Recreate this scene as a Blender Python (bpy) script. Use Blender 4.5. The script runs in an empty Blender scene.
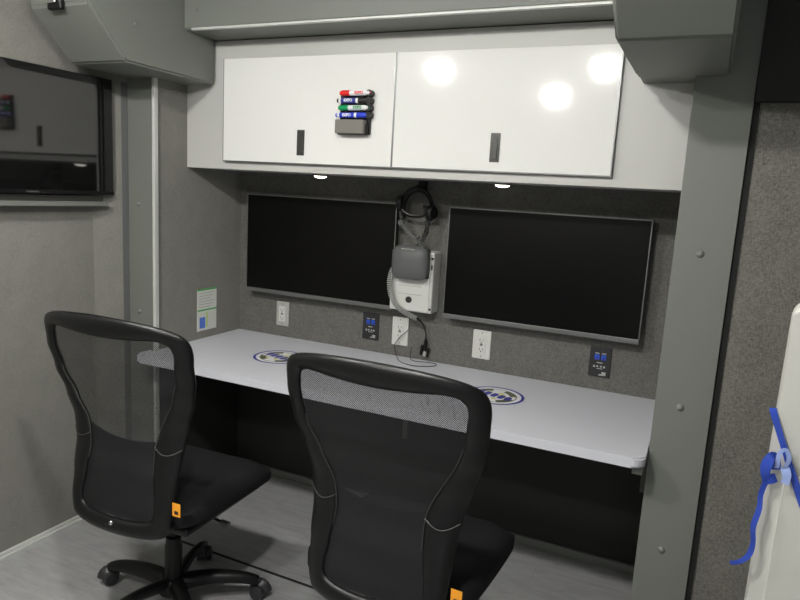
import bpy, bmesh, math, random
from mathutils import Vector, Matrix
random.seed(7)
C = bpy.context.scene.collection
PI = math.pi
R = math.radians

# ------------------------------------------------------------------ materials
def new_mat(name):
    m = bpy.data.materials.new(name); m.use_nodes = True
    nt = m.node_tree
    return m, nt, nt.nodes['Principled BSDF']

def N(nt, t, **kw):
    n = nt.nodes.new(t)
    for k, v in kw.items():
        if k in n.inputs.keys(): n.inputs[k].default_value = v
        else: setattr(n, k, v)
    return n

def plain(name, col, rough=.5, metal=0, bump=0, scale=200, spec=.5, var=0, coat=0):
    """procedural: noise driven slight variation of colour and surface"""
    m, nt, b = new_mat(name)
    b.inputs['Roughness'].default_value = rough
    b.inputs['Metallic'].default_value = metal
    b.inputs['Specular IOR Level'].default_value = spec
    b.inputs['Coat Weight'].default_value = coat
    b.inputs['Coat Roughness'].default_value = .05
    tc = N(nt, 'ShaderNodeTexCoord')
    no = N(nt, 'ShaderNodeTexNoise', Scale=scale, Detail=3)
    nt.links.new(tc.outputs['Object'], no.inputs['Vector'])
    mx = N(nt, 'ShaderNodeMix', data_type='RGBA')
    v = var
    mx.inputs['A'].default_value = (*[c * (1 - v) for c in col], 1)
    mx.inputs['B'].default_value = (*[min(1, c * (1 + v)) for c in col], 1)
    nt.links.new(no.outputs['Fac'], mx.inputs['Factor'])
    nt.links.new(mx.outputs['Result'], b.inputs['Base Color'])
    if bump:
        bp = N(nt, 'ShaderNodeBump', Strength=bump, Distance=.002)
        nt.links.new(no.outputs['Fac'], bp.inputs['Height'])
        nt.links.new(bp.outputs['Normal'], b.inputs['Normal'])
    return m

def fabric(name, c0, c1, sx=1, patch=.25):
    """woven wall textile: fine streaks both ways plus soft patches"""
    m, nt, b = new_mat(name)
    b.inputs['Roughness'].default_value = .95
    b.inputs['Specular IOR Level'].default_value = .15
    tc = N(nt, 'ShaderNodeTexCoord')
    def streak(s, detail=2):
        mp = N(nt, 'ShaderNodeMapping'); mp.inputs['Scale'].default_value = s
        no = N(nt, 'ShaderNodeTexNoise', Scale=1, Detail=detail)
        nt.links.new(tc.outputs['Object'], mp.inputs['Vector'])
        nt.links.new(mp.outputs['Vector'], no.inputs['Vector'])
        return no
    a = streak((330, 330, 60)); h = streak((70, 70, 420)); g = streak((14, 14, 10), 3)
    f = streak((150, 150, 150), 4)
    ad = N(nt, 'ShaderNodeMath', operation='MAXIMUM')
    nt.links.new(a.outputs['Fac'], ad.inputs[0]); nt.links.new(h.outputs['Fac'], ad.inputs[1])
    ad1 = N(nt, 'ShaderNodeMath', operation='MULTIPLY_ADD'); ad1.inputs[1].default_value = .6
    nt.links.new(f.outputs['Fac'], ad1.inputs[0]); nt.links.new(ad.outputs[0], ad1.inputs[2])
    ad2 = N(nt, 'ShaderNodeMath', operation='MULTIPLY_ADD'); ad2.inputs[1].default_value = patch
    nt.links.new(g.outputs['Fac'], ad2.inputs[0]); nt.links.new(ad1.outputs[0], ad2.inputs[2])
    cr = N(nt, 'ShaderNodeValToRGB')
    cr.color_ramp.elements[0].position = .72; cr.color_ramp.elements[0].color = (*c0, 1)
    cr.color_ramp.elements[1].position = 1.18 if False else 1.0; cr.color_ramp.elements[1].color = (*c1, 1)
    mr = N(nt, 'ShaderNodeMapRange'); mr.inputs['From Min'].default_value = .62; mr.inputs['From Max'].default_value = 1.35
    nt.links.new(ad2.outputs[0], mr.inputs['Value'])
    cr.color_ramp.elements[0].position = .15; cr.color_ramp.elements[1].position = .85
    nt.links.new(mr.outputs['Result'], cr.inputs['Fac'])
    nt.links.new(cr.outputs['Color'], b.inputs['Base Color'])
    bp = N(nt, 'ShaderNodeBump', Strength=.5, Distance=.002)
    nt.links.new(ad1.outputs[0], bp.inputs['Height']); nt.links.new(bp.outputs['Normal'], b.inputs['Normal'])
    return m

def floor_mat():
    m, nt, b = new_mat('grey_plank_vinyl')
    tc = N(nt, 'ShaderNodeTexCoord')
    br = N(nt, 'ShaderNodeTexBrick'); br.inputs['Scale'].default_value = 1
    br.inputs['Brick Width'].default_value = .92; br.inputs['Row Height'].default_value = .13
    br.inputs['Mortar Size'].default_value = .0010; br.inputs['Bias'].default_value = -.2
    br.inputs['Color1'].default_value = (.315, .325, .335, 1); br.inputs['Color2'].default_value = (.34, .35, .36, 1)
    br.inputs['Mortar'].default_value = (.25, .255, .26, 1)
    nt.links.new(tc.outputs['Object'], br.inputs['Vector'])
    mp = N(nt, 'ShaderNodeMapping'); mp.inputs['Scale'].default_value = (9, 34, 1)
    no = N(nt, 'ShaderNodeTexNoise', Scale=1, Detail=6)
    nt.links.new(tc.outputs['Object'], mp.inputs['Vector']); nt.links.new(mp.outputs['Vector'], no.inputs['Vector'])
    mx = N(nt, 'ShaderNodeMix', data_type='RGBA', blend_type='OVERLAY'); mx.inputs['Factor'].default_value = .4
    nt.links.new(br.outputs['Color'], mx.inputs['A']); nt.links.new(no.outputs['Color'], mx.inputs['B'])
    hs = N(nt, 'ShaderNodeHueSaturation'); hs.inputs['Saturation'].default_value = .12
    nt.links.new(mx.outputs['Result'], hs.inputs['Color'])
    nt.links.new(hs.outputs['Color'], b.inputs['Base Color'])
    b.inputs['Roughness'].default_value = .42
    bp = N(nt, 'ShaderNodeBump', Strength=.2, Distance=.001)
    nt.links.new(no.outputs['Fac'], bp.inputs['Height']); nt.links.new(bp.outputs['Normal'], b.inputs['Normal'])
    return m

def mesh_mat():
    """open woven net: black threads with round see-through holes"""
    m, nt, b = new_mat('black_open_mesh')
    b.inputs['Base Color'].default_value = (.010, .0105, .012, 1); b.inputs['Roughness'].default_value = .6
    tc = N(nt, 'ShaderNodeTexCoord'); sp = N(nt, 'ShaderNodeSeparateXYZ')
    nt.links.new(tc.outputs['Object'], sp.inputs[0])
    P = .0048
    def wave(out, off, k=1.0):
        mu = N(nt, 'ShaderNodeMath', operation='MULTIPLY_ADD'); mu.inputs[1].default_value = 2 * PI / P * k; mu.inputs[2].default_value = off
        nt.links.new(out, mu.inputs[0])
        s = N(nt, 'ShaderNodeMath', operation='SINE'); nt.links.new(mu.outputs[0], s.inputs[0]); return s
    a = wave(sp.outputs['X'], 0); c = wave(sp.outputs['Z'], 0)
    pr = N(nt, 'ShaderNodeMath', operation='MULTIPLY')
    nt.links.new(a.outputs[0], pr.inputs[0]); nt.links.new(c.outputs[0], pr.inputs[1])
    gt = N(nt, 'ShaderNodeMath', operation='GREATER_THAN'); gt.inputs[1].default_value = .24
    nt.links.new(pr.outputs[0], gt.inputs[0])
    tr = N(nt, 'ShaderNodeBsdfTransparent'); mx = N(nt, 'ShaderNodeMixShader')
    nt.links.new(gt.outputs[0], mx.inputs[0]); nt.links.new(b.outputs[0], mx.inputs[1]); nt.links.new(tr.outputs[0], mx.inputs[2])
    nt.links.new(mx.outputs[0], nt.nodes['Material Output'].inputs['Surface'])
    return m

def emit(name, col, s):
    m, nt, b = new_mat(name)
    b.inputs['Base Color'].default_value = (.9, .9, .9, 1)
    b.inputs['Emission Color'].default_value = (*col, 1); b.inputs['Emission Strength'].default_value = s
    return m

M = {}
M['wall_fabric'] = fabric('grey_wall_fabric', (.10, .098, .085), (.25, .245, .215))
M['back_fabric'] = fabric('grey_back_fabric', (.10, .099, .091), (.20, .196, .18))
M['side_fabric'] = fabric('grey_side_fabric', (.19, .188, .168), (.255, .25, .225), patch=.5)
M['floor'] = floor_mat()
M['ceiling'] = plain('ceiling_panel', (.75, .75, .73), .7, bump=.05)
M['room'] = plain('grey_room_panel', (.33, .33, .31), .7, bump=.05)
M['metal'] = plain('grey_painted_metal', (.175, .186, .165), .48, bump=.12, scale=900, var=.03)
M['shadow_black'] = plain('painted_shadow_black', (.007, .007, .006), .6, bump=.08, scale=500)  # shadow tone for the panel above the fabric wall
M['frame_white'] = plain('cabinet_laminate', (.55, .55, .52), .45, bump=.03, scale=300, var=.01)
M['door_white'] = plain('gloss_white_laminate', (.84, .84, .81), .075, bump=.006, scale=30, var=.01, coat=.3)
M['desk'] = plain('worktop_laminate', (.66, .67, .72), .42, bump=.03, scale=700, var=.03)
M['trim'] = plain('pale_trim', (.60, .61, .58), .4, metal=.1, scale=100, var=.04)
M['alu'] = plain('brushed_aluminium', (.23, .235, .23), .38, metal=.7, scale=150, var=.08)
M['black'] = plain('black_plastic', (.005, .005, .0055), .42, spec=.35, bump=.05, scale=800, var=.1)
M['black_satin'] = plain('black_moulded_plastic', (.005, .0052, .0055), .36, spec=.35, bump=.1, scale=900, var=.1)
M['black_matte'] = plain('black_matte', (.008, .008, .008), .8, bump=.1, scale=500, var=.1)
M['seat_cloth'] = plain('black_seat_cloth', (.006, .0062, .0075), .85, spec=.25, bump=.6, scale=900, var=.35)
M['screen'] = plain('black_screen_glass', (.0025, .0025, .0025), .3, scale=5, var=.05, spec=.22)
M['tv_screen'] = plain('glossy_black_glass', (.006, .006, .006), .05, scale=5, var=.05, spec=.9)
M['mesh'] = mesh_mat()
M['plate_black'] = plain('charcoal_plate', (.022, .022, .024), .45, scale=400, var=.1)
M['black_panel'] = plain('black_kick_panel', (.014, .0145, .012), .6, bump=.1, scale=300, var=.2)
M['white_plastic'] = plain('white_plastic', (.66, .66, .62), .4, bump=.03, scale=300, var=.03)
M['panel_white'] = plain('moulded_white_plastic', (.62, .62, .57), .42, bump=.05, scale=120, var=.02)
M['plate_grey'] = plain('pale_grey_plate', (.43, .43, .40), .4, scale=300, var=.04)
M['hand_grey'] = plain('grey_handset_plastic', (.105, .11, .108), .5, bump=.15, scale=800, var=.05)
M['holder_grey'] = plain('taupe_felt', (.20, .19, .17), .8, bump=.3, scale=900, var=.2)
M['cord_grey'] = plain('pale_cord', (.42, .43, .40), .5, scale=400, var=.05)
M['latch'] = plain('dark_latch_metal', (.07, .07, .065), .35, metal=.5, scale=400, var=.1)
M['chrome'] = plain('chrome', (.75, .75, .74), .15, metal=1, scale=50, var=.02)
M['wheel'] = plain('caster_wheel', (.03, .03, .033), .35, bump=.1, scale=600, var=.1)
M['orange'] = plain('orange_tag', (.90, .36, .02), .6, scale=300, var=.08)
M['ribbon'] = plain('blue_satin_ribbon', (.03, .075, .46), .35, bump=.1, scale=300, var=.15)
M['ribbon_pale'] = plain('pale_blue_ribbon_back', (.35, .45, .8), .4, bump=.1, scale=300, var=.1)
for n, c in dict(red=(.75, .02, .015), green=(.0, .30, .09), blue=(.02, .05, .60), ink=(.012, .012, .012),
                 white=(.85, .85, .85), navy=(.035, .035, .30), yellow=(.75, .72, .22), olive=(.10, .11, .05),
                 print_blue=(.10, .22, .75), print_green=(.08, .42, .10), print_lime=(.55, .68, .30),
                 paper=(.72, .74, .68), port_blue=(.01, .09, .62)).items():
    M[n] = plain(n + '_surface', c, .45, scale=300, var=.03)
M['lamp'] = emit('ceiling_lamp_glow', (1, .98, .945), 520)
M['puck'] = emit('puck_glow', (1, .95, .82), 5)

# ------------------------------------------------------------------ helpers
class MB:
    def __init__(s): s.bm = bmesh.new()
    def box(s, x0, x1, y0, y1, z0, z1, bev=0, seg=2, mat=None):
        g = bmesh.ops.create_cube(s.bm, size=1)
        vs = g['verts']
        for v in vs:
            v.co = Vector(((x0 + x1) / 2 + v.co.x * (x1 - x0), (y0 + y1) / 2 + v.co.y * (y1 - y0), (z0 + z1) / 2 + v.co.z * (z1 - z0)))
        if bev:
            es = {e for v in vs for e in v.link_edges}
            r = bmesh.ops.bevel(s.bm, geom=list(es), offset=bev, segments=seg, affect='EDGES', profile=.5)
            vs = list({v for f in r['faces'] for v in f.verts} | {v for v in vs if v.is_valid})
        if mat is not None:
            for v in vs: v.co = mat @ v.co
        return s
    def poly(s, pts, d):
        """extrude a closed polygon (list of 3D points) by vector d"""
        d = Vector(d)
        a = [s.bm.verts.new(p) for p in pts]; b = [s.bm.verts.new(Vector(p) + d) for p in pts]
        n = len(pts)
        s.bm.faces.new(a); s.bm.faces.new(b[::-1])
        for i in range(n): s.bm.faces.new((a[i], b[i], b[(i + 1) % n], a[(i + 1) % n]))
        return s
    def flat(s, pts):
        s.bm.faces.new([s.bm.verts.new(p) for p in pts]); return s
    def cyl(s, p, axis, r, h, n=24, r2=None, bev=0):
        """cylinder from p along axis by h"""
        axis = Vector(axis).normalized()
        q = axis.to_track_quat('Z', 'Y')
        mt = Matrix.Translation(Vector(p)) @ q.to_matrix().to_4x4() @ Matrix.Translation((0, 0, h / 2))
        bmesh.ops.create_cone(s.bm, cap_ends=True, segments=n, radius1=r, radius2=r if r2 is None else r2, depth=h, matrix=mt)
        return s
    def lathe(s, p, axis, prof, n=28):
        axis = Vector(axis).normalized(); q = axis.to_track_quat('Z', 'Y'); p = Vector(p)
        rings = []
        for r, z in prof:
            if r < 1e-6: rings.append([s.bm.verts.new(p + q @ Vector((0, 0, z)))])
            else: rings.append([s.bm.verts.new(p + q @ Vector((r * math.cos(2 * PI * i / n), r * math.sin(2 * PI * i / n), z))) for i in range(n)])
        for a, b in zip(rings, rings[1:]):
            for i in range(n):
                j = (i + 1) % n
                if len(a) == 1 and len(b) == 1: continue
                if len(a) == 1: s.bm.faces.new((a[0], b[i], b[j]))
                elif len(b) == 1: s.bm.faces.new((a[i], a[j], b[0]))
                else: s.bm.faces.new((a[i], a[j], b[j], b[i]))
        return s
    def tube(s, pts, r, n=10, closed=False, flat=1.0):
        """tube along a list of points; r number or list"""
        pts = [Vector(p) for p in pts]; m = len(pts)
        rs = r if isinstance(r, (list, tuple)) else [r] * m
        rings = []; up = None
        for i, p in enumerate(pts):
            a = pts[(i - 1) % m] if (closed or i > 0) else p
            b = pts[(i + 1) % m] if (closed or i < m - 1) else p
            t = (b - a).normalized()
            if up is None:
                up = t.orthogonal().normalized()
            up = (up - t * up.dot(t)).normalized()
            sd = t.cross(up)
            rings.append([s.bm.verts.new(p + rs[i] * (math.cos(2 * PI * k / n) * up + flat * math.sin(2 * PI * k / n) * sd)) for k in range(n)])
        rng = range(m if closed else m - 1)
        for i in rng:
            a, b = rings[i], rings[(i + 1) % m]
            for k in range(n): s.bm.faces.new((a[k], a[(k + 1) % n], b[(k + 1) % n], b[k]))
        if not closed:
            s.bm.faces.new(rings[0][::-1]); s.bm.faces.new(rings[-1])
        return s
    def strip(s, pts, widths, th=.0008):
        """ribbon: pts and per-point width vectors, with thickness along y"""
        a = []
        for p, w in zip(pts, widths):
            p = Vector(p); w = Vector(w)
            a.append([s.bm.verts.new(p + w), s.bm.verts.new(p - w), s.bm.verts.new(p - w + Vector((0, th, 0))), s.bm.verts.new(p + w + Vector((0, th, 0)))])
        for u, v in zip(a, a[1:]):
            for k in range(4): s.bm.faces.new((u[k], u[(k + 1) % 4], v[(k + 1) % 4], v[k]))
        s.bm.faces.new(a[0]); s.bm.faces.new(a[-1][::-1])
        return s
    def build(s, name, mat, parent=None, smooth=False, angle=35):
        bmesh.ops.recalc_face_normals(s.bm, faces=s.bm.faces[:])
        me = bpy.data.meshes.new(name); s.bm.to_mesh(me); s.bm.free()
        me.materials.append(M[mat] if isinstance(mat, str) else mat)
        o = bpy.data.objects.new(name, me); C.objects.link(o)
        if parent: o.parent = parent
        if smooth:
            for p in me.polygons: p.use_smooth = True
            me.set_sharp_from_angle(angle=R(angle))
            if angle == 35:
                wn = o.modifiers.new('normals', 'WEIGHTED_NORMAL'); wn.weight = 80; wn.keep_sharp = True
        return o

def tag(o, label, cat, group=None):
    o['label'] = label; o['category'] = cat
    if group: o['group'] = group
    return o
def struct(o):
    o['kind'] = 'structure'; return o
def thing(name, loc, label, cat, group=None, rz=0):
    o = bpy.data.objects.new(name, None); C.objects.link(o)
    o.location = loc; o.rotation_euler = (0, 0, rz); o.empty_display_size = .05
    return tag(o, label, cat, group)
def copy_tree(o, parent=None):
    c = o.copy(); C.objects.link(c); c.parent = parent
    for ch in [x for x in bpy.data.objects if x.parent == o]: copy_tree(ch, c)
    return c
def spline(P, n=8, closed=False):
    P = [Vector(p) for p in P]; m = len(P); out = []
    for i in range(m if closed else m - 1):
        g = lambda k: P[k % m] if closed else P[max(0, min(m - 1, k))]
        a, b, c, d = g(i - 1), g(i), g(i + 1), g(i + 2)
        for k in range(n):
            t = k / n
            out.append(.5 * ((2 * b) + (c - a) * t + (2 * a - 5 * b + 4 * c - d) * t * t + (3 * b - a - 3 * c + d) * t ** 3))
    if not closed: out.append(P[-1])
    return out
def text_mesh(txt, size, mat, parent, name, mtx, depth=.0002, bold=0):
    cu = bpy.data.curves.new(name, 'FONT'); cu.body = txt; cu.size = size; cu.extrude = depth; cu.offset = bold
    cu.align_x = 'CENTER'; cu.align_y = 'CENTER'
    t = bpy.data.objects.new(name, cu); C.objects.link(t)
    bpy.context.view_layer.update()
    me = bpy.data.meshes.new_from_object(t)
    bpy.data.objects.remove(t)
    me.transform(mtx); me.materials.clear(); me.materials.append(M[mat])
    o = bpy.data.objects.new(name, me); C.objects.link(o); o.parent = parent
    return o
FACE = Matrix.Rotation(PI / 2, 4, 'X')       # text lying in XY made to stand facing -y

# ------------------------------------------------------------------ measured layout
D, XL, XR, YC, W = 2.622, -2.085, -.081, 2.07, .1545
XW, CEIL = -2.288, 2.2
DESK, YF = .729, 1.96
ZC, YD = 1.5125, 2.25
XD0, XD1 = -1.923, -.237       # inner faces of the two overhead covers

# ------------------------------------------------------------------ setting
struct(MB().box(-2.4, 2.3, -1.9, 2.72, -.06, 0).build('floor', 'floor'))
struct(MB().box(-1.95, -.1, 1.902, 1.914, 0, .0012).build('trim_1', 'black_matte'))
struct(MB().box(-2.4, 2.3, -1.9, 2.72, CEIL, CEIL + .05).build('ceiling', 'ceiling'))
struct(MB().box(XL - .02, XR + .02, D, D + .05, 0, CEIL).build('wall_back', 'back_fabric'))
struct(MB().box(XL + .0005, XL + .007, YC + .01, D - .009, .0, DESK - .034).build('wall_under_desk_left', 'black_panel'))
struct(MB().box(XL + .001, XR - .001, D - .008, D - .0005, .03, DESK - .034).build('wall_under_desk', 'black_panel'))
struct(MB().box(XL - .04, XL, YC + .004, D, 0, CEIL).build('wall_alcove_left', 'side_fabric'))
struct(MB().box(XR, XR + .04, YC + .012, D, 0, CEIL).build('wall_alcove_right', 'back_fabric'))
wl = MB()
wl.poly([(XW, -1.9, 0), (XW, 1.93, 0), (XL - W + .004, 2.085, 0), (XL - W + .004, 2.13, 0), (XW - .06, 2.13, 0), (XW - .06, -1.9, 0)], (0, 0, CEIL))
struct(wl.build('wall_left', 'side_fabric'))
struct(MB().box(.088, 2.3, 2.085, 2.14, 0, CEIL).build('wall_beside_column', 'wall_fabric'))
struct(MB().box(2.2, 2.26, -1.9, 2.085, 0, CEIL).build('wall_right', 'room'))
struct(MB().box(-2.4, 2.3, -1.9, -1.84, 0, CEIL).build('wall_front', 'room'))
# baseboards
struct(MB().box(XW, XW + .012, -1.8, 1.93, .0, .022, .002).box(XW + .012, XW + .022, -1.8, 1.93, 0, .009, .001).build('baseboard_left', 'trim'))
bb = MB().box(XL + .002, XR - .002, D - .014, D - .0005, .0, .014, .002)
bb.box(XL + .002, XR - .002, D - .022, D - .0005, .014, .042, .005)
struct(bb.build('baseboard_back', 'metal'))
# pale edge strip where the left column meets the alcove
struct(MB().box(XL - .003, XL + .012, YC - .018, YC + .004, 0, 1.86, .003).build('trim_2', 'trim'))
struct(MB().box(XL - .016, XL - .004, YC - .008, YC + .002, 0, 1.86, .003).build('trim_3', 'metal'))
struct(MB().poly([(-2.256, 2.028, 0), (-2.2395, 2.0685, 0), (-2.2395, 2.0765, 0), (-2.260, 2.030, 0)], (0, 0, 1.84)).build('trim_6', 'hand_grey'))
# black seal between right column and the fabric wall
struct(MB().box(.0745, .09, 2.08, 2.1, 0, 1.85).build('trim_4', 'black_matte'))
# black panel added to imitate the shadow on the upper fabric wall
struct(MB().box(.0755, 1.4, 2.05, 2.12, 1.753, CEIL).build('shadow_panel', 'shadow_black'))

# ------------------------------------------------------------------ columns
def column(x0, x1, zs, xs, label):
    t = thing('metal_column', ((x0 + x1) / 2, YC, 0), label, 'column')
    cx = (x0 + x1) / 2
    MB().box(x0 - cx, x1 - cx, 0, .022, 0, CEIL - .001, .0025).build('column_face', 'metal', t, True)
    for z in zs:
        MB().lathe((xs - cx, .001, z), (0, -1, 0), [(0, 0), (.0112, 0), (.0112, .002), (.0088, .0055), (.004, .0078), (0, .008)], 18).build('bolt', 'metal', t, True)
    return t
column(XR, XR + W, (.413, .874, 1.333), -.01, 'wide grey metal column with round bolts at right end of the desk')
column(XL - W, XL - .005, (.42, .886, 1.347), -2.183, 'grey metal column with bolts beside the wall television')

# ------------------------------------------------------------------ overhead covers and beam
def cover(x0, x1, prof, label, lz):
    t = thing('overhead_cover', ((x0 + x1) / 2, 2.0, lz), label, 'duct cover')
    cx = (x0 + x1) / 2
    pts = [(x0 - cx, y - 2.0, z - lz) for y, z in prof]
    m = MB(); m.poly(pts, (x1 - x0, 0, 0))
    es = [e for e in m.bm.edges]
    bmesh.ops.bevel(m.bm, geom=es, offset=.008, segments=3, affect='EDGES')
    m.build('cover_shell', 'metal', t, True)
    return t, cx, lz
c1, cx, lz = cover(-2.205, XD0, [(2.235, 1.853), (1.775, 1.857), (1.618, 2.016), (1.618, CEIL - .002), (2.235, CEIL - .002)],
                   'grey sloped metal cover hanging over the wall television', 1.85)
MB().lathe((XD0 - cx + .0, 1.816 - 2.0, 1.994 - lz), (1, 0, 0), [(0, 0), (.008, 0), (.008, .002), (.005, .005), (0, .006)], 16).build('bolt', 'metal', c1, True)
lt = MB().box(-2.095 - cx, -2.028 - cx, -.40, -.381, .146, .22, .006, 3).build('latch', 'black', c1, True)
MB().box(-2.085 - cx, -2.045 - cx, -.408, -.399, .165, .21, .004, 3).build('latch_lever', 'chrome', lt, True)
cover(XD1, .007, [(2.065, 1.822), (1.593, 1.820), (1.47, 1.893), (1.44, CEIL - .002), (2.065, CEIL - .002)],
      'grey metal cover hanging over the right column and cabinet end', 1.82)
# part of right cover that reaches back above the cabinet front
MB().box(XD1, XR + .002, 2.062, YD - .001, 1.835, CEIL - .002, .006, 3).build('cover_extension', 'metal', [o for o in bpy.data.objects if o.name.startswith('overhead_cover')][-1], True).matrix_parent_inverse = Matrix.Translation((-((XD1 + .007) / 2), -2.0, -1.82))
bt = thing('header_beam', ((XD0 + XD1) / 2, 2.1, 2.03), 'long grey metal beam running above the white cabinet doors', 'beam')
bx = (XD0 + XD1) / 2
m = MB(); m.poly([(XD0 - bx + .001, -.042, .17 - .002), (XD0 - bx + .001, -.042, .006), (XD0 - bx + .001, -.030, 0), (XD0 - bx + .001, .148, 0), (XD0 - bx + .001, .148, .168)], (XD1 - XD0 - .002, 0, 0))
bmesh.ops.bevel(m.bm, geom=m.bm.edges[:], offset=.002, segments=2, affect='EDGES')
m.build('beam_shell', 'metal', bt, True)
MB().box(XD0 - bx + .04, XD1 - bx - .01, -.046, -.028, -.004, .004, .0015).build('beam_lip', 'trim', bt, True)
MB().lathe((-1.86 - bx, -.042, .07), (0, -1, 0), [(0, 0), (.008, 0), (.008, .002), (.005, .005), (0, .006)], 16).build('bolt', 'metal', bt, True)

# ------------------------------------------------------------------ wall cabinet
cab = thing('wall_cabinet', ((XL + XR) / 2, D, ZC), 'long white wall cabinet with two gloss lift-up doors above the monitors', 'cabinet')
kx = (XL + XR) / 2
X = lambda x: x - kx
Yc = lambda y: y - D
Zc = lambda z: z - ZC
CT = 2.028
m = MB()
m.box(X(XL + .001), X(XR - .001), Yc(YD), Yc(YD + .02), 0, Zc(CT), .0015)            # face
m.box(X(XL + .001), X(XR - .001), Yc(YD + .02), Yc(D - .001), 0, .018)
m.box(X(XL + .001), X(XL + .02), Yc(YD + .02), Yc(D - .001), .018, Zc(CT))
m.box(X(XR - .02), X(XR - .001), Yc(YD + .02), Yc(D - .001), .018, Zc(CT))
m.build('cabinet_body', 'frame_white', cab, True)
def cab_door(x0, x1, hx):
    d = MB().box(X(x0), X(x1), Yc(YD - .021), Yc(YD - .002), Zc(1.5475), Zc(1.9536), .0018).build('door', 'door_white', cab, True)
    # grey shadow-line edge strip round the door
    e = MB()
    e.box(X(x0), X(x1), Yc(YD - .02), Yc(YD - .003), Zc(1.5445), Zc(1.5475)).box(X(x0 - .003), X(x0), Yc(YD - .02), Yc(YD - .003), Zc(1.5445), Zc(1.9536))
    e.box(X(x1), X(x1 + .003), Yc(YD - .02), Yc(YD - .003), Zc(1.5445), Zc(1.9536)).build('edge_band', 'alu', d)
    h = MB().box(X(hx - .017), X(hx + .017), Yc(YD - .025), Yc(YD - .021), Zc(1.578), Zc(1.676), .0015)
    h = h.build('latch', 'latch', d, True)
    hh = MB().box(X(hx - .010), X(hx + .010), Yc(YD - .0285), Yc(YD - .025), Zc(1.588), Zc(1.642), .0015)
    hh.cyl((X(hx), Yc(YD - .025), Zc(1.658)), (0, -1, 0), .0095, .003, 20)
    # flush lever and lock belong to the latch: one mesh with it
    bm2 = bmesh.new(); bm2.from_mesh(h.data)
    tmp = bpy.data.meshes.new('tmp'); hh.bm.to_mesh(tmp); hh.bm.free(); bm2.from_mesh(tmp); bm2.to_mesh(h.data); bm2.free(); bpy.data.meshes.remove(tmp)
    return d
cab_door(-1.8694, -1.0895, -1.485)
cab_door(-1.0825, -.3034, -.693)

def puck(x, y, label):
    t = thing('puck_light', (x, y, ZC), label, 'light', 'puck lights under the wall cabinet')
    MB().lathe((0, 0, 0), (0, 0, -1), [(0, 0), (.036, 0), (.036, .005), (.030, .008), (.027, .008), (0, .008)], 28).build('rim', 'alu', t, True)
    MB().lathe((0, 0, -.007), (0, 0, -1), [(0, 0), (.028, 0), (.025, .005), (.012, .009), (0, .0095)], 28).build('lens', 'puck', t, True)
puck(-1.515, 2.43, 'small glowing round light under the left cabinet door')
puck(-.716, 2.43, 'small glowing round light under the right cabinet door')

# ------------------------------------------------------------------ marker holder with markers
mx0, mx1 = -1.322, -1.186
hb = MB().box(-.066, .064, -.010, 0, .0, .159, .002)
for z in (.069, .095, .121, .147): hb.cyl((.062, -.002, z), (0, -1, 0), .0125, .026, 16)
for i in range(4):
    z = .0685 + i * .026
    hb.box(-.040, -.026, -.03, -.008, z - .013, z - .009, .001).box(.030, .044, -.03, -.008, z - .013, z - .009, .001)
YM = YD - .022
hold = tag(hb.build('marker_rack', 'black', None, True), 'black magnetic rack holding four markers on the left cabinet door', 'rack')
hold.location = (-1.240, YM, 1.662)
er = thing('eraser', (-1.243, YM - .0125, 1.662), 'grey felt block eraser under the four markers on cabinet door', 'eraser')
MB().box(-.066, .056, -.030, 0, 0, .051, .004, 3).build('felt', 'holder_grey', er, True)
MB().box(-.064, .062, -.014, .001, -.003, .036, .004, 3).build('backing', 'black', er, True)
def marker(z, x, cap, bodytxt, flip, label, captext, barrel='white'):
    x += .011
    t = thing('marker', (x, YM - .021, z + .007), label, 'marker', None)
    s = -1 if flip else 1
    ax = (-s, 0, 0)          # towards the cap
    MB().lathe((-s * -.062, 0, 0), ax, [(0, 0), (.0065, 0), (.0095, .004), (.0098, .085), (.0098, .086), (0, .086)], 20).build('barrel', barrel, t, True)
    MB().lathe((-s * .022, 0, 0), ax, [(.0075, 0), (.0108, .001), (.0108, .030), (.0085, .040), (.006, .044), (0, .044)], 20).build('cap', cap, t, True)
    MB().cyl((s * .0615, 0, 0), (s, 0, 0), .0075, .006, 18).build('end_plug', 'ink' if flip is None else cap, t, True)
    if flip:
        MB().lathe((-s * -.050, 0, 0), ax, [(.0098, 0), (.0102, .0005), (.0102, .062), (.0098, .0625)], 20).build('label_sleeve', captext, t, True)
        captext = 'white'
    text_mesh(bodytxt, .014, captext, t, 'lettering', Matrix.Translation((s * .018, -.0106, 0)) @ FACE, .0004, .0006)
marker(1.803, -1.247, 'red', 'EXPO', False, 'red-capped dry-erase marker at the top of the rack', 'red')
marker(1.776, -1.255, 'ink', 'EXPO', True, 'black-capped dry-erase marker second from top, cap on right', 'navy')
marker(1.750, -1.251, 'green', 'EXPO', False, 'green-capped dry-erase marker third from top', 'green')
marker(1.723, -1.259, 'blue', 'EXPO', True, 'blue-capped dry-erase marker directly above the eraser', 'blue')

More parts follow.
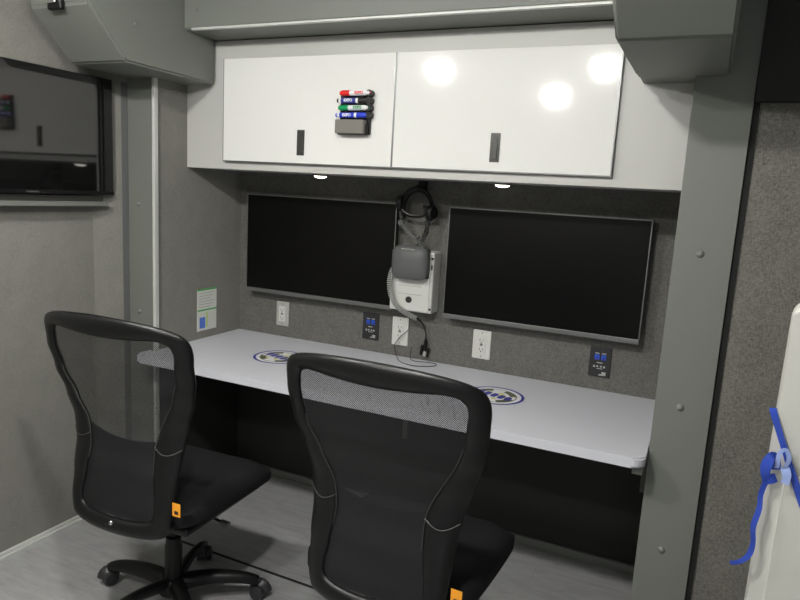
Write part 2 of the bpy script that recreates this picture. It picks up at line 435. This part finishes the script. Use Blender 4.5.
# ------------------------------------------------------------------ desk
m = MB()
x0, x1, r_ = XL + .0015, XR - .003, .035
pts = [(XL + .0015, D - .001), (x1, D - .001)]
for i in range(7):
    a = -i * PI / 12
    pts.append((x1 - r_ + r_ * math.cos(a), YF + r_ + r_ * math.sin(a)))
xe = XL - .02
for i in range(7):
    a = -PI / 2 - i * PI / 12
    pts.append((xe + r_ + r_ * math.cos(a), YF + r_ + r_ * math.sin(a)))
pts += [(xe, YC - .021), (XL + .014, YC - .021), (XL + .014, YC + .006), (XL + .0015, YC + .006)]
m.poly([(x, y, DESK - .032) for x, y in pts], (0, 0, .032))
bmesh.ops.bevel(m.bm, geom=[e for e in m.bm.edges if abs(e.verts[0].co.z - e.verts[1].co.z) < 1e-4 and (e.verts[0].co.y + e.verts[1].co.y) / 2 < 2.0], offset=.006, segments=3, affect='EDGES')
tag(m.build('worktop', 'desk', None, True), 'long pale grey desk top running the full width of the alcove', 'desk')
def bracket(x, mat, label, L=.5, w=.022):
    t = thing('support_bracket', (x, D, DESK - .033), label, 'bracket')
    m = MB().box(-w / 2, w / 2, -L, -.001, -.028, 0, .002); m.build('arm', mat, t, True)
    MB().box(-w / 2, w / 2, -.022, -.0095, -.34, -.028, .002).build('upright', mat, t, True)
bracket(XR - .022, 'metal', 'grey metal bracket under the right end of the desk', .63, .030)
bracket(-1.13, 'metal', 'metal bracket under the middle of the desk', .56)

def emblem(x, y, label, rz):
    t = thing('round_emblem', (x, y, DESK), label, 'sticker', 'round emblems on the desk', rz)
    def disc(name, r0, r1, z, mat, par=t, n=64):
        m = MB()
        a = [m.bm.verts.new((r1 * math.cos(2 * PI * i / n), r1 * math.sin(2 * PI * i / n), z)) for i in range(n)]
        if r0 == 0: m.bm.faces.new(a)
        else:
            b = [m.bm.verts.new((r0 * math.cos(2 * PI * i / n), r0 * math.sin(2 * PI * i / n), z)) for i in range(n)]
            for i in range(n): m.bm.faces.new((b[i], a[i], a[(i + 1) % n], b[(i + 1) % n]))
        return m.build(name, mat, par)
    disc('backing', 0, .110, .0006, 'white')
    disc('outer_ring', .099, .110, .0009, 'navy')
    disc('inner_ring', .079, .083, .0009, 'olive')
    for a0, a1 in ((15, 75), (110, 165), (195, 250), (290, 350)):
        o = [(.079 * math.cos(R(a)), .079 * math.sin(R(a)), .001) for a in range(a0, a1, 5)]
        i_ = [(.056 * math.cos(R(a)), .056 * math.sin(R(a)), .001) for a in range(a1 - 5, a0 - 1, -5)]
        MB().flat(o + i_).build('dark_segment', 'olive', t)
    for px, py, s in ((-.056, .020, .018), (-.026, .030, .013), (.020, .026, .016), (.044, -.008, .019), (-.035, -.034, .014), (.008, -.038, .014)):
        MB().flat([(px + s * math.cos(k * 2 * PI / 5 + s * 90) * (1 if k % 2 else .6), py + s * math.sin(k * 2 * PI / 5 + s * 90), .0012) for k in range(5)]).build('yellow_patch', 'yellow', t)
    for px in (-.058, -.029, 0, .029, .056):      # bold slanted marks across the middle
        dy = -px * .3; q = 1.3
        MB().flat([(px + q * u, q * v + dy, .0014) for u, v in ((-.010, -.016), (.003, -.018), (.010, .002), (.008, .018), (-.004, .019), (-.010, .006))]).build('centre_mark', 'navy', t)
emblem(-1.600, 2.285, 'round blue and white emblem on the left half of the desk', 0)
emblem(-.645, 2.308, 'round blue and white emblem on the right half of the desk', 0)

# ------------------------------------------------------------------ monitors
def monitor(x0, x1, z0, z1, label):
    cx = (x0 + x1) / 2; w = (x1 - x0) / 2; h = z1 - z0
    t = thing('monitor', (cx, D, z0), label, 'monitor')
    yb, yf = -.036, -.062
    MB().box(-w, w, yf, yb, 0, h, .004, 3).build('housing', 'black', t, True)
    MB().box(-w + .005, w - .005, yf - .0012, yf, .016, h - .005).build('screen', 'screen', t)
    b = MB().box(-w, w, yf - .006, yf + .004, -.004, .014, .002).build('bottom_bezel', 'alu', t, True)
    MB().box(-w, w, yf - .0016, yf + .0005, h - .0035, h + .0006).box(-w - .0008, -w + .0028, yf - .0016, yf, .012, h).box(w - .0028, w + .0008, yf - .0016, yf, .012, h).build('side_bezel', 'alu', t)
    MB().box(-.10, .10, yb, -.001, h / 2 - .10, h / 2 + .10, .003).build('wall_mount', 'black', t, True)
monitor(-1.9954, -1.2093, .9502, 1.4086, 'left black flat monitor on the back wall')
monitor(-.9683, -.1814, .9502, 1.4086, 'right black flat monitor on the back wall beside the wide column')

# television
tv = thing('television', (XW, 1.58, 1.38), 'black flat television mounted on the left wall', 'television')
ty0, ty1, th = 1.15 - 1.58, 1.995 - 1.58, .458
MB().box(.012, .047, ty0, ty1, 0, th, .003, 2).build('housing', 'black', tv, True)
MB().box(.047, .0482, ty0 + .003, ty1 - .003, .012, th - .003).build('screen', 'tv_screen', tv)
MB().box(.0481, .0500, ty0, ty1, 0, .013, .0006).build('bottom_bezel', 'black_satin', tv, True)
MB().box(.0499, .0506, 1.605 - 1.58, 1.655 - 1.58, .004, .009).build('badge', 'alu', tv)
MB().box(.0, .014, -.2, .1, .12, .32).build('wall_mount', 'black', tv)
lg = thing('wall_ledge', (XW, 1.55, 1.33), 'thin grey ledge under the wall television', 'ledge')
MB().box(.0005, .052, -.5, .415, .004, .022, .002).build('ledge_board', 'metal', lg, True)
MB().box(.0005, .036, -.5, .400, .022, .046, .001).build('back_rail', 'latch', lg, True)

# ------------------------------------------------------------------ notice cards on left alcove wall
nc = thing('notice_card', (XL, 2.382, .765), 'two-panel paper notice card with green heading on left alcove wall', 'notice')
MB().box(.0006, .0022, -.066, .066, 0, .198, .0004).build('paper', 'paper', nc)
MB().box(.0022, .0028, -.066, .066, .190, .198).build('green_heading', 'print_green', nc)
MB().box(.0022, .003, -.064, .064, .094, .101).build('dark_divider', 'print_green', nc)
m = MB()
for k in range(6): m.box(.0022, .0026, -.054, .05 - .012 * (k % 3), .176 - k * .013, .179 - k * .013)
m.build('printed_lines', 'plate_grey', nc)
MB().box(.0022, .0027, -.05, -.012, .012, .064).build('blue_print', 'print_blue', nc)
MB().box(.0022, .0027, -.008, .006, .014, .086).build('lime_print', 'print_lime', nc)

# ------------------------------------------------------------------ wall plates
def outlet(x, z0, z1, w, label, plate, horiz=False):
    t = thing('wall_outlet', (x, D, (z0 + z1) / 2), label, 'outlet', 'power outlets above the desk')
    h = (z1 - z0) / 2
    MB().box(-w, w, -.009, -.0005, -h, h, .005, 2).build('cover_plate', plate, t, True)
    f = MB().box(-.0185, .0185, -.0125, -.009, -.037, .037, .0012).build('receptacle', 'white_plastic', t, True)
    m = MB()
    for s in (-1, 1):
        m.box(-.008, -.0058, -.0128, -.012, s * .0195 - .004, s * .0195 + .006).box(.0058, .008, -.0128, -.012, s * .0195 - .003, s * .0195 + .005)
        m.cyl((0, -.012, s * .0195 - .009), (0, -1, 0), .0028, .0008, 12)
    m.box(-.006, .006, -.0130, -.012, -.0035, .0005).box(-.006, .006, -.0130, -.012, .0018, .005)
    m.build('slots', 'ink', f)
    for z in (h - .012, -h + .012): MB().cyl((0, -.009, z), (0, -1, 0), .003, .001, 12).build('screw', 'alu', t)
outlet(-1.818, .782, .902, .036, 'wall outlet with grey cover plate under the left monitor', 'plate_grey')
outlet(-1.186, .780, .909, .040, 'white wall outlet between the monitors below the coiled cord', 'white_plastic')
outlet(-.805, .779, .903, .040, 'white wall outlet under the left end of the right monitor', 'white_plastic')
def usb(x, z0, z1, w, label):
    t = thing('usb_socket', (x, D, (z0 + z1) / 2), label, 'socket', 'black usb sockets above the desk')
    h = (z1 - z0) / 2
    MB().box(-w, w, -.006, -.0005, -h, h, .0015).build('cover_plate', 'plate_black', t, True)
    for s in (-1, 1):
        p = MB().box(s * .0125 - .009, s * .0125 + .009, -.0085, -.006, .010, .030, .001).build('port', 'port_blue', t, True)
        MB().box(s * .0125 - .0055, s * .0125 + .0055, -.009, -.0083, .013, .021).build('tongue', 'navy', p)
        MB().box(s * .0125 - .008, s * .0125 + .008, -.0068, -.006, .0335, .037).build('port_mark', 'plate_grey', p)
    m = MB().box(-.012, .010, -.0068, -.006, -.004, -.0005)
    for k in (-.02, -.008, .006, .018): m.box(k - .004, k + .003, -.0068, -.006, -.019 - abs(k) * .15, -.014)
    m.box(-.010, .012, -.0068, -.006, -.027, -.0245).box(.010, .026, -.0068, -.006, -.052, -.038).box(.0, .014, -.0068, -.006, -.053, -.048)
    m.build('printed_marks', 'plate_grey', t)
usb(-1.336, .785, .907, .041, 'black socket plate with blue ports left of the middle outlet')
usb(-.319, .783, .903, .041, 'black socket plate with blue ports under right end of right monitor')

# ------------------------------------------------------------------ wall box with handset, headset
wb = thing('wall_box', (-1.112, D, .955), 'white wall-mounted intercom box between the two monitors', 'intercom')
MB().box(-.098, .098, -.085, -.001, 0, .262, .008, 3).build('box_body', 'white_plastic', wb, True)
MB().box(-.094, .086, -.090, -.085, .005, .257, .003).build('face_plate', 'white_plastic', wb, True)
MB().lathe((-.005, -.09, .052), (0, -1, 0), [(0, 0), (.014, 0), (.014, .003), (.011, .006), (.010, .003), (0, .004)], 24).build('jack', 'latch', wb, True)
for z in (.02, .235): MB().cyl((.092, -.0852, z), (0, -1, 0), .005, .003, 12).build('screw', 'ink', wb)
MB().box(.088, .094, -.088, -.085, .188, .208, .001).build('switch', 'ink', wb)
for z in (.075, .11): MB().box(-.055, .05, -.0912, -.09, z, z + .0025).build('engraved_line', 'plate_grey', wb)

hs = thing('handset', (-1.106, 2.50, 1.17), 'grey rounded handset hanging in front of the white intercom box', 'handset')
# domed rounded square body
m = MB(); nr, nt_ = 9, 48
def sq(a, rx, rz, p=4.5):
    c, s = math.cos(a), math.sin(a)
    k = (abs(c) ** p + abs(s) ** p) ** (-1 / p)
    return rx * k * c, rz * k * s
rings = []
for i in range(nr):
    f = i / (nr - 1)
    rr = math.sin(f * PI / 2); yy = -.034 * math.cos(f * PI / 2)
    rings.append([m.bm.verts.new((sq(2 * PI * k / nt_, .083 * rr ** .75, .072 * rr ** .75)[0], yy, sq(2 * PI * k / nt_, .083 * rr ** .75, .072 * rr ** .75)[1])) for k in range(nt_)] if i else [m.bm.verts.new((0, yy, 0))])
rings.append([m.bm.verts.new((v.co.x * .97, .022, v.co.z * .97)) for v in rings[-1]])
for a, b in zip(rings, rings[1:]):
    for k in range(nt_):
        j = (k + 1) % nt_
        if len(a) == 1: m.bm.faces.new((a[0], b[k], b[j]))
        else: m.bm.faces.new((a[k], a[j], b[j], b[k]))
m.bm.faces.new(rings[-1])
m.build('handset_body', 'hand_grey', hs, True)
MB().box(-.03, .03, -.031, -.026, .0555, .0585, .001).build('raised_label', 'plate_grey', hs)
MB().box(-.065, .076, .02, .036, -.066, .06, .006, 3).build('rear_shell', 'black', hs, True)
# coiled cord: handset bottom-left round to below the box
path = spline([(-1.185, 2.505, 1.14), (-1.197, 2.505, 1.10), (-1.196, 2.505, 1.05), (-1.180, 2.51, 1.0), (-1.15, 2.52, .965), (-1.115, 2.54, .94), (-1.085, 2.56, .925)], 10)
L_ = 0; cum = [0]
for a, b in zip(path, path[1:]): L_ += (b - a).length; cum.append(L_)
coil = []
turns = 36; NS = turns * 9
for i in range(NS + 1):
    s = L_ * i / NS
    k = max(j for j in range(len(cum)) if cum[j] <= s + 1e-9); k = min(k, len(path) - 2)
    t = (s - cum[k]) / max(1e-9, cum[k + 1] - cum[k])
    p = path[k].lerp(path[k + 1], t); d = (path[k + 1] - path[k]).normalized()
    u = Vector((0, 1, 0)); v = d.cross(u).normalized()
    a = 2 * PI * turns * i / NS
    coil.append(p + 0.0100 * (math.cos(a) * u + math.sin(a) * v))
MB().tube(coil, .0022, 6).build('coiled_cord', 'cord_grey', hs, True).matrix_parent_inverse = Matrix.Translation((1.106, -2.50, -1.17))
tail = spline([(-1.085, 2.56, .925), (-1.062, 2.58, .895), (-1.052, 2.592, .855), (-1.056, 2.60, .81)], 8)
MB().tube(tail, .0035, 8).build('cable_tail', 'black', hs, True).matrix_parent_inverse = Matrix.Translation((1.106, -2.50, -1.17))
# jack plugs at the end
m = MB()
m.tube([(-1.056, 2.605, .825), (-1.060, 2.606, .775)], .0075, 10).tube([(-1.072, 2.607, .80), (-1.078, 2.607, .757)], .0065, 10).tube([(-1.040, 2.606, .79), (-1.048, 2.606, .752)], .005, 8)
m.build('cable_plug', 'black', hs, True).matrix_parent_inverse = Matrix.Translation((1.106, -2.50, -1.17))
MB().tube([(-1.052, 2.597, .775), (-1.056, 2.597, .755)], .0075, 10).build('plug_sleeve', 'plate_grey', hs, True).matrix_parent_inverse = Matrix.Translation((1.106, -2.50, -1.17))

# headset on hook
hd = thing('headset', (-1.115, 2.56, 1.50), 'black headset with coiled lead hanging above the intercom box', 'headset')
MBk = MB().box(-.017, .017, .035, .0615, -.035, .008, .003).tube([(0, .045, -.02), (0, -.008, -.022), (0, -.016, -.012)], .006, 8)
tag(MBk.build('wall_hook', 'black', None, True), 'small black hook under the cabinet holding the headset', 'hook').location = (-1.115, 2.56, 1.50)
def loop(rx, rz, zc, y, r, n=28, a0=0, a1=360):
    return [(rx * math.cos(R(a0 + (a1 - a0) * i / n)), y, zc + rz * math.sin(R(a0 + (a1 - a0) * i / n))) for i in range(n + 1)]
MB().tube(loop(.070, .088, -.115, 0, 0, 30, -25, 205), .0075, 10, flat=2.0).build('headband', 'black_satin', hd, True)
MB().tube(loop(.076, .055, -.085, -.016, 0, 24, 185, 355), .005, 8, flat=1.6).build('head_pad', 'black_satin', hd, True)
for s in (-1, 1):
    e = MB().lathe((s * .062, -.012, -.12 if s > 0 else -.085), (s, -.35, 0), [(0, 0), (.026, 0), (.031, .006), (.031, .018), (.024, .026), (0, .028)], 24).build('ear_cup', 'black', hd, True)
    e.name = 'ear_cup'
MB().tube(spline([(-.055, -.02, -.175), (-.035, -.03, -.195), (-.01, -.034, -.212), (.012, -.03, -.228), (.03, -.028, -.222)], 6), .0065, 8).build('microphone_boom', 'hand_grey', hd, True)
MB().lathe((-.062, -.018, -.168), (.3, -1, -.2), [(0, 0), (.012, 0), (.014, .008), (.010, .016), (0, .018)], 16).build('microphone', 'hand_grey', hd, True)
coil = []
for i in range(220):
    f = i / 219; a = 2 * PI * 20 * f
    px, pz = .045 + .018 * math.sin(f * 3.2), -.09 - .15 * f
    coil.append((px + .010 * math.cos(a), -.024 + .008 * math.sin(a), pz))
MB().tube(coil, .0022, 5).build('coiled_lead', 'black_satin', hd, True)
MB().tube(spline([(.045, -.02, -.235), (.034, -.025, -.245), (.024, -.028, -.25), (.020, -.022, -.256)], 6), .005, 8).build('lead_end', 'hand_grey', hd, True)

# thin cable loose on the desk
cb = spline([(-1.142, 2.606, .859), (-1.175, 2.600, .825), (-1.200, 2.595, .785), (-1.190, 2.59, .752), (-1.150, 2.54, .7315), (-1.075, 2.50, .7315), (-1.01, 2.525, .7315),
             (-.985, 2.56, .7315), (-1.0, 2.59, .7315), (-1.05, 2.585, .7315), (-1.10, 2.575, .7325), (-1.122, 2.595, .745), (-1.120, 2.605, .785)], 8)
tag(MB().tube(cb, .0016, 6).build('thin_cable', 'black', None, True), 'thin black cable looping over the desk below the intercom', 'cable')

# ------------------------------------------------------------------ standing white panel with ribbon
pn = thing('standing_panel', (.468, 1.52, .0035), 'tall white rounded panel standing at the right, tied with blue ribbon', 'panel')
pn.rotation_euler.y = .009
def rrect(x0, x1, z0, z1, r, n=8):
    o = []
    for cx_, cz, a0 in ((x1 - r, z1 - r, 0), (x0 + r, z1 - r, 90), (x0 + r, z0 + r, 180), (x1 - r, z0 + r, 270)):
        for i in range(n + 1): o.append((cx_ + r * math.cos(R(a0 + 90 * i / n)), cz + r * math.sin(R(a0 + 90 * i / n))))
    return o
m = MB(); m.poly([(x, -.02, z) for x, z in rrect(-.303, .33, 0, 1.287, .028)], (0, .034, 0))
bmesh.ops.bevel(m.bm, geom=[e for e in m.bm.edges if abs(e.verts[0].co.y - e.verts[1].co.y) < 1e-5], offset=.007, segments=3, affect='EDGES')
m.build('panel_shell', 'panel_white', pn, True, 50)
m = MB(); m.poly([(x, -.024, z) for x, z in rrect(-.272, .30, .035, .93, .02)], (0, .006, 0))
bmesh.ops.bevel(m.bm, geom=[e for e in m.bm.edges if abs(e.verts[0].co.y - e.verts[1].co.y) < 1e-5], offset=.0025, segments=2, affect='EDGES')
m.build('inset_face', 'panel_white', pn, True, 50)
rb = thing('ribbon', (.17, 1.49, .95), 'shiny blue ribbon tied in a bow round the white standing panel', 'ribbon')
def wr(pts, hw, name, mat, y=0, nsub=6):
    P = spline([Vector((a - .17, b - 1.49 + y, c - .95)) for a, b, c in pts], nsub)
    ws = []
    for i, p in enumerate(P):
        t = (P[min(i + 1, len(P) - 1)] - P[max(i - 1, 0)]).normalized()
        n = Vector((-t.z, 0, t.x)); n = n.normalized() if n.length > 1e-4 else Vector((1, 0, 0))
        h = hw * (1 + .08 * math.sin(i * .5))
        n = (n + Vector((0, .25 * math.sin(i * .35), 0))).normalized()
        ws.append(n * h)
    return MB().strip(P, ws).build(name, mat, rb, True)
wr([(.166, 1.506, 1.068), (.1705, 1.4925, 1.052), (.205, 1.4915, .967), (.24, 1.4915, .885), (.30, 1.4915, .745)], .0065, 'band', 'ribbon')
wr([(.185, 1.487, .945), (.178, 1.480, .975), (.170, 1.476, .968), (.166, 1.475, .945), (.172, 1.478, .925), (.188, 1.484, .93)], .0095, 'knot', 'ribbon')
wr([(.186, 1.484, .95), (.186, 1.474, .985), (.196, 1.472, .995), (.204, 1.476, .975), (.198, 1.482, .95)], .004, 'bow_loop', 'ribbon_pale')
wr([(.200, 1.483, .955), (.205, 1.478, .94), (.204, 1.478, .922)], .008, 'short_tail', 'ribbon_pale')
wr([(.172, 1.482, .925), (.165, 1.478, .89), (.166, 1.476, .86), (.160, 1.474, .82), (.164, 1.474, .785), (.160, 1.474, .755), (.145, 1.474, .735), (.128, 1.474, .727)], .0052, 'long_tail', 'ribbon')

# ------------------------------------------------------------------ task chairs
def back_y(u, z):
    """rear surface of the back at half-width u and height z"""
    K = [(.40, -.262), (.47, -.258), (.56, -.245), (.66, -.229), (.72, -.227), (.80, -.243), (.88, -.268), (.96, -.290), (1.08, -.310)]
    for (z0, y0), (z1, y1) in zip(K, K[1:]):
        if z <= z1 or (z1 == K[-1][0]):
            t = max(0, (z - z0) / (z1 - z0)); t = t * t * (3 - 2 * t) if t < 1 else t
            y = y0 + (y1 - y0) * t; break
    return y + .041 * (u / .235) ** 2
OUT = [(0, 1.078), (.13, 1.071), (.226, 1.053), (.268, 1.022), (.274, .955), (.262, .86), (.240, .79), (.220, .72), (.206, .65), (.199, .55), (.186, .437), (.14, .408), (0, .402)]
INN = [(0, 1.012), (.10, 1.015), (.188, 1.018), (.222, .994), (.221, .93), (.207, .86), (.172, .79), (.136, .72), (.124, .655), (.130, .57), (.140, .49), (.112, .458), (0, .452)]
def outline(P, n=5):
    full = [Vector((x, 0, z)) for x, z in P] + [Vector((-x, 0, z)) for x, z in P[-2:0:-1]]
    return spline(full, n, True)
def make_chair(label):
    t = thing('task_chair', (0, 0, 0), label, 'chair')
    o, i_ = outline(OUT), outline(INN); n = len(o)
    m = MB(); K = 14; rg = []
    for a, b in zip(o, i_):
        row = []
        for k in range(K):
            an = 2 * PI * k / K
            s = .5 - .5 * math.cos(an)
            p = a.lerp(b, s)
            row.append(m.bm.verts.new((p.x, back_y(p.x, p.z) + .0145 * math.sin(an), p.z)))
        rg.append(row)
    for i in range(n):
        a, b = rg[i], rg[(i + 1) % n]
        for k in range(K): m.bm.faces.new((a[k], a[(k + 1) % K], b[(k + 1) % K], b[k]))
    fr = m.build('back_frame', 'black_satin', t, True, 80)
    # seam moulding across each side where upper and lower frame meet, and paler tube imitating the highlight on the inner edge
    for s in (-1, 1):
        pts = [(s * u, back_y(u, z) - .0155 * math.sin(PI * (u - .118) / .098) - .0015, z) for u, z in [(.124 + .085 * k / 9, .685 - .018 * math.sin(PI * k / 9)) for k in range(10)]]
        MB().tube(pts, .0016, 6).build('seam', 'latch', fr, True)
    half = [p for p in i_ if p.x >= 0 and .60 < p.z < .90]
    half.sort(key=lambda p: p.z)
    for s in (-1, 1):
        MB().tube([(s * (p.x - .001), back_y(p.x, p.z) - .004, p.z) for p in half], .0016, 6).build('lip_highlight', 'latch', fr, True)
    # mesh net
    m = MB(); NR = 12; ctr = Vector((0, 0, .72)); rings = [[m.bm.verts.new((0, back_y(0, .72), .72))]]
    for j in range(1, NR + 1):
        f = j / NR * 1.03
        rings.append([m.bm.verts.new((p.x * f, back_y(p.x * f, .72 + (p.z - .72) * f), .72 + (p.z - .72) * f)) for p in i_])
    for a, b in zip(rings, rings[1:]):
        for k in range(n):
            q = (k + 1) % n
            if len(a) == 1: m.bm.faces.new((a[0], b[k], b[q]))
            else: m.bm.faces.new((a[k], a[q], b[q], b[k]))
    m.build('mesh_back', 'mesh', t, True, 80)
    # padded lumbar panel in front of the net, lower half of the opening
    m = MB(); G = []
    for j in range(15):
        z = .462 + (.70 - .462) * j / 14
        row = []
        for i in range(17):
            q = -1 + 2 * i / 16
            zz = z - .022 * (1 - q * q) * (j / 14)
            hw = .160 + .010 * math.sin(j / 14 * PI * 1.5) ** 2
            row.append((q * hw, zz))
        G.append(row)
    F_ = [[m.bm.verts.new((u, back_y(u, z) + .017, z)) for u, z in r] for r in G]
    K_ = [[m.bm.verts.new((u, back_y(u, z) + .026, z)) for u, z in r] for r in G]
    for j in range(14):
        for i in range(16):
            m.bm.faces.new((F_[j][i], F_[j][i + 1], F_[j + 1][i + 1], F_[j + 1][i])); m.bm.faces.new((K_[j][i], K_[j + 1][i], K_[j + 1][i + 1], K_[j][i + 1]))
    for j in range(14):
        for i in (0, 16): m.bm.faces.new((F_[j][i], F_[j + 1][i], K_[j + 1][i], K_[j][i]))
    for i in range(16):
        for j in (0, 14): m.bm.faces.new((F_[j][i], F_[j][i + 1], K_[j][i + 1], K_[j][i]))
    m.build('lumbar_panel', 'seat_cloth', t, True, 60)
    # seat cushion: rounded slab with domed top and waterfall front
    m = MB(); nx, ny = 22, 22
    def seat_pt(a, b, top):
        x = a * (.256 - .012 * (1 - b) ** 2 * .5); y = -.222 + (b + 1) / 2 * .47
        p = 8
        k = (abs(a) ** p + abs(b) ** p) ** (1 / p)
        e = max(0, min(1, k))
        sc = max(abs(a), abs(b)) / k if k > 1e-6 else 1
        x *= sc; y = .013 + (y - .013) * sc
        z = .505 - .020 * max(0, b) ** 3 * (b > .5) - .030 * e ** 12 + .006 * abs(a) ** 2
        zb = .430 + .012 * e ** 6
        return (x, y, z if top else zb)
    T = [[m.bm.verts.new(seat_pt(-1 + 2 * i / nx, -1 + 2 * j / ny, True)) for j in range(ny + 1)] for i in range(nx + 1)]
    B = [[m.bm.verts.new(seat_pt(-1 + 2 * i / nx, -1 + 2 * j / ny, False)) for j in range(ny + 1)] for i in range(nx + 1)]
    for i in range(nx):
        for j in range(ny):
            m.bm.faces.new((T[i][j], T[i + 1][j], T[i + 1][j + 1], T[i][j + 1])); m.bm.faces.new((B[i][j], B[i][j + 1], B[i + 1][j + 1], B[i + 1][j]))
    for i in range(nx):
        for j in (0, ny): m.bm.faces.new((T[i][j], T[i + 1][j], B[i + 1][j], B[i][j]))
    for j in range(ny):
        for i in (0, nx): m.bm.faces.new((T[i][j], T[i][j + 1], B[i][j + 1], B[i][j]))
    seat = m.build('seat', 'seat_cloth', t, True, 60)
    MB().box(-.215, .215, -.19, .20, .400, .433, .012, 3).build('seat_pan', 'black', t, True)
    # tilt mechanism, back bar, column
    MB().box(-.085, .085, -.12, .13, .335, .402, .015, 3).build('tilt_mechanism', 'black', t, True)
    MB().tube(spline([(0, -.08, .378), (0, -.19, .385), (0, -.245, .41), (0, -.262, .445)], 6), .024, 12, flat=.45).build('back_bar', 'black_satin', t, True)
    MB().lathe((0, 0, .10), (0, 0, 1), [(0, 0), (.029, 0), (.029, .13), (.026, .135), (.0255, .16), (.015, .162), (.015, .24), (0, .24)], 24).build('gas_column', 'black', t, True)
    lv = MB().tube([(.07, .03, .355), (.13, .03, .35), (.175, .028, .343)], .005, 8).build('tilt_lever', 'black', t, True)
    MB().tube([(.175, .028, .343), (.203, .028, .338)], [.010, .012], 12).build('lever_knob', 'hand_grey', lv, True)
    MB().lathe((0, 0, .055), (0, 0, 1), [(0, 0), (.045, 0), (.052, .01), (.050, .035), (.036, .055), (0, .055)], 28).build('hub', 'black', t, True)
    for k in range(5):
        a = R(36 + 72 * k); c, s = math.cos(a), math.sin(a)
        P = spline([(.035 * c, .035 * s, .092), (.13 * c, .13 * s, .098), (.23 * c, .23 * s, .085), (.285 * c, .285 * s, .066)], 5)
        leg = MB().tube(P, [.031 - .013 * q / (len(P) - 1) for q in range(len(P))], 12, flat=.72).build('leg', 'black_satin', t, True)
        cx_, cy_ = .29 * c, .29 * s
        sw = a + 1.1 + k * .8; dx, dy = math.cos(sw), math.sin(sw)
        m = MB()
        m.cyl((cx_, cy_, .045), (0, 0, 1), .008, .03, 12)
        for q in (-1, 1):
            m.lathe((cx_ + q * .004 * dx, cy_ + q * .004 * dy, .0265), (q * dx, q * dy, 0), [(0, 0), (.024, 0), (.0265, .003), (.0265, .017), (.023, .023), (.009, .0255), (0, .0255)], 20)
        # hood over the wheels
        hood = []
        for q in range(9):
            an = PI * q / 8
            hood.append((cx_ - dy * .0295 * math.cos(an), cy_ + dx * .0295 * math.cos(an), .028 + .0295 * math.sin(an)))
        m.tube(hood, .006, 8, flat=3.2)
        m.build('caster', 'wheel', leg, True)
    # orange tag on the right rear of the frame, bolt at bottom edge
    tg = MB().box(.214, .242, back_y(.2, .5) - .026, back_y(.2, .5) - .0245, .505, .545).build('tag', 'orange', t)
    tg['label'] = 'small orange paper tag'
    MB().box(.222, .235, back_y(.2, .5) - .0268, back_y(.2, .5) - .026, .512, .522).build('tag_print', 'ink', tg)
    MB().lathe((.004, back_y(.03, .43) - .013, .440), (0, -1, .25), [(0, 0), (.007, 0), (.007, .003), (.004, .006), (0, .0065)], 14).build('bolt', 'chrome', t, True)
    return t
ch1 = make_chair('black mesh-back swivel chair at left, nearer the wall television')
ch2 = copy_tree(ch1)
ch2['label'] = 'black mesh-back swivel chair in the foreground, right of the other chair'
for c_, (x, y, a) in ((ch1, (-1.522, 1.582, .05)), (ch2, (-.659, 1.609, -.003))):
    c_.location = (x, y, 0); c_.rotation_euler.z = a
    c_['group'] = 'task chairs at the desk'

# ------------------------------------------------------------------ ceiling lamps (outside the frame, light the room)
def lamp(x, y, s, label, size=.057):
    t = thing('ceiling_light', (x, y, CEIL), label, 'light', 'round ceiling lights')
    MB().lathe((0, 0, 0), (0, 0, -1), [(0, 0), (size + .02, 0), (size + .02, .012), (size, .018), (0, .018)], 32).build('rim', 'white_plastic', t, True)
    MB().lathe((0, 0, -.017), (0, 0, -1), [(0, 0), (size, 0), (size * .93, .018), (size * .7, .034), (size * .35, .044), (0, .047)], 32).build('diffuser', 'lamp', t, True)
for i, (x, y) in enumerate([(-1.53, .74), (-.59, .70), (-1.06, -.26)]):
    lamp(x, y, 1, ['round ceiling light above the left chair', 'round ceiling light above the right chair', 'round ceiling light in the middle of the room',
                   ''][i])

# added cool fill light behind the camera, no doorway is built
la = bpy.data.lights.new('rear_fill', 'AREA'); la.shape = 'RECTANGLE'; la.size = .9; la.size_y = 1.8
la.energy = 5; la.color = (.88, .94, 1)
lo = bpy.data.objects.new('rear_fill', la); C.objects.link(lo)
lo.location = (.75, -1.82, 1.0); lo.rotation_euler = (R(90), 0, 0)

# ------------------------------------------------------------------ camera
yaw, pitch, roll, f = .4288, .1658, .0562, 656.97
F = Vector((-math.sin(yaw), math.cos(yaw), 0)); Rt = Vector((math.cos(yaw), math.sin(yaw), 0)); U = Vector((0, 0, 1))
F2 = F * math.cos(pitch) - U * math.sin(pitch); U2 = U * math.cos(pitch) + F * math.sin(pitch)
R3 = Rt * math.cos(roll) + U2 * math.sin(roll); U3 = -Rt * math.sin(roll) + U2 * math.cos(roll)
cam = bpy.data.cameras.new('camera'); co = bpy.data.objects.new('camera', cam); C.objects.link(co)
cam.sensor_width = 36; cam.lens = f / 800 * 36; cam.clip_start = .02
mt = Matrix((R3, U3, -F2)).transposed().to_4x4(); mt.translation = (0, 0, 1.4662)
co.matrix_world = mt
sc = bpy.context.scene
sc.camera = co

w = bpy.data.worlds.new('world'); sc.world = w; w.use_nodes = True
w.node_tree.nodes['Background'].inputs[0].default_value = (.5, .52, .55, 1); w.node_tree.nodes['Background'].inputs[1].default_value = .1
sc.view_settings.view_transform = 'Standard'; sc.view_settings.look = 'None'; sc.view_settings.gamma = 1
sc.view_settings.use_curve_mapping = False
sc.view_settings.exposure = .07
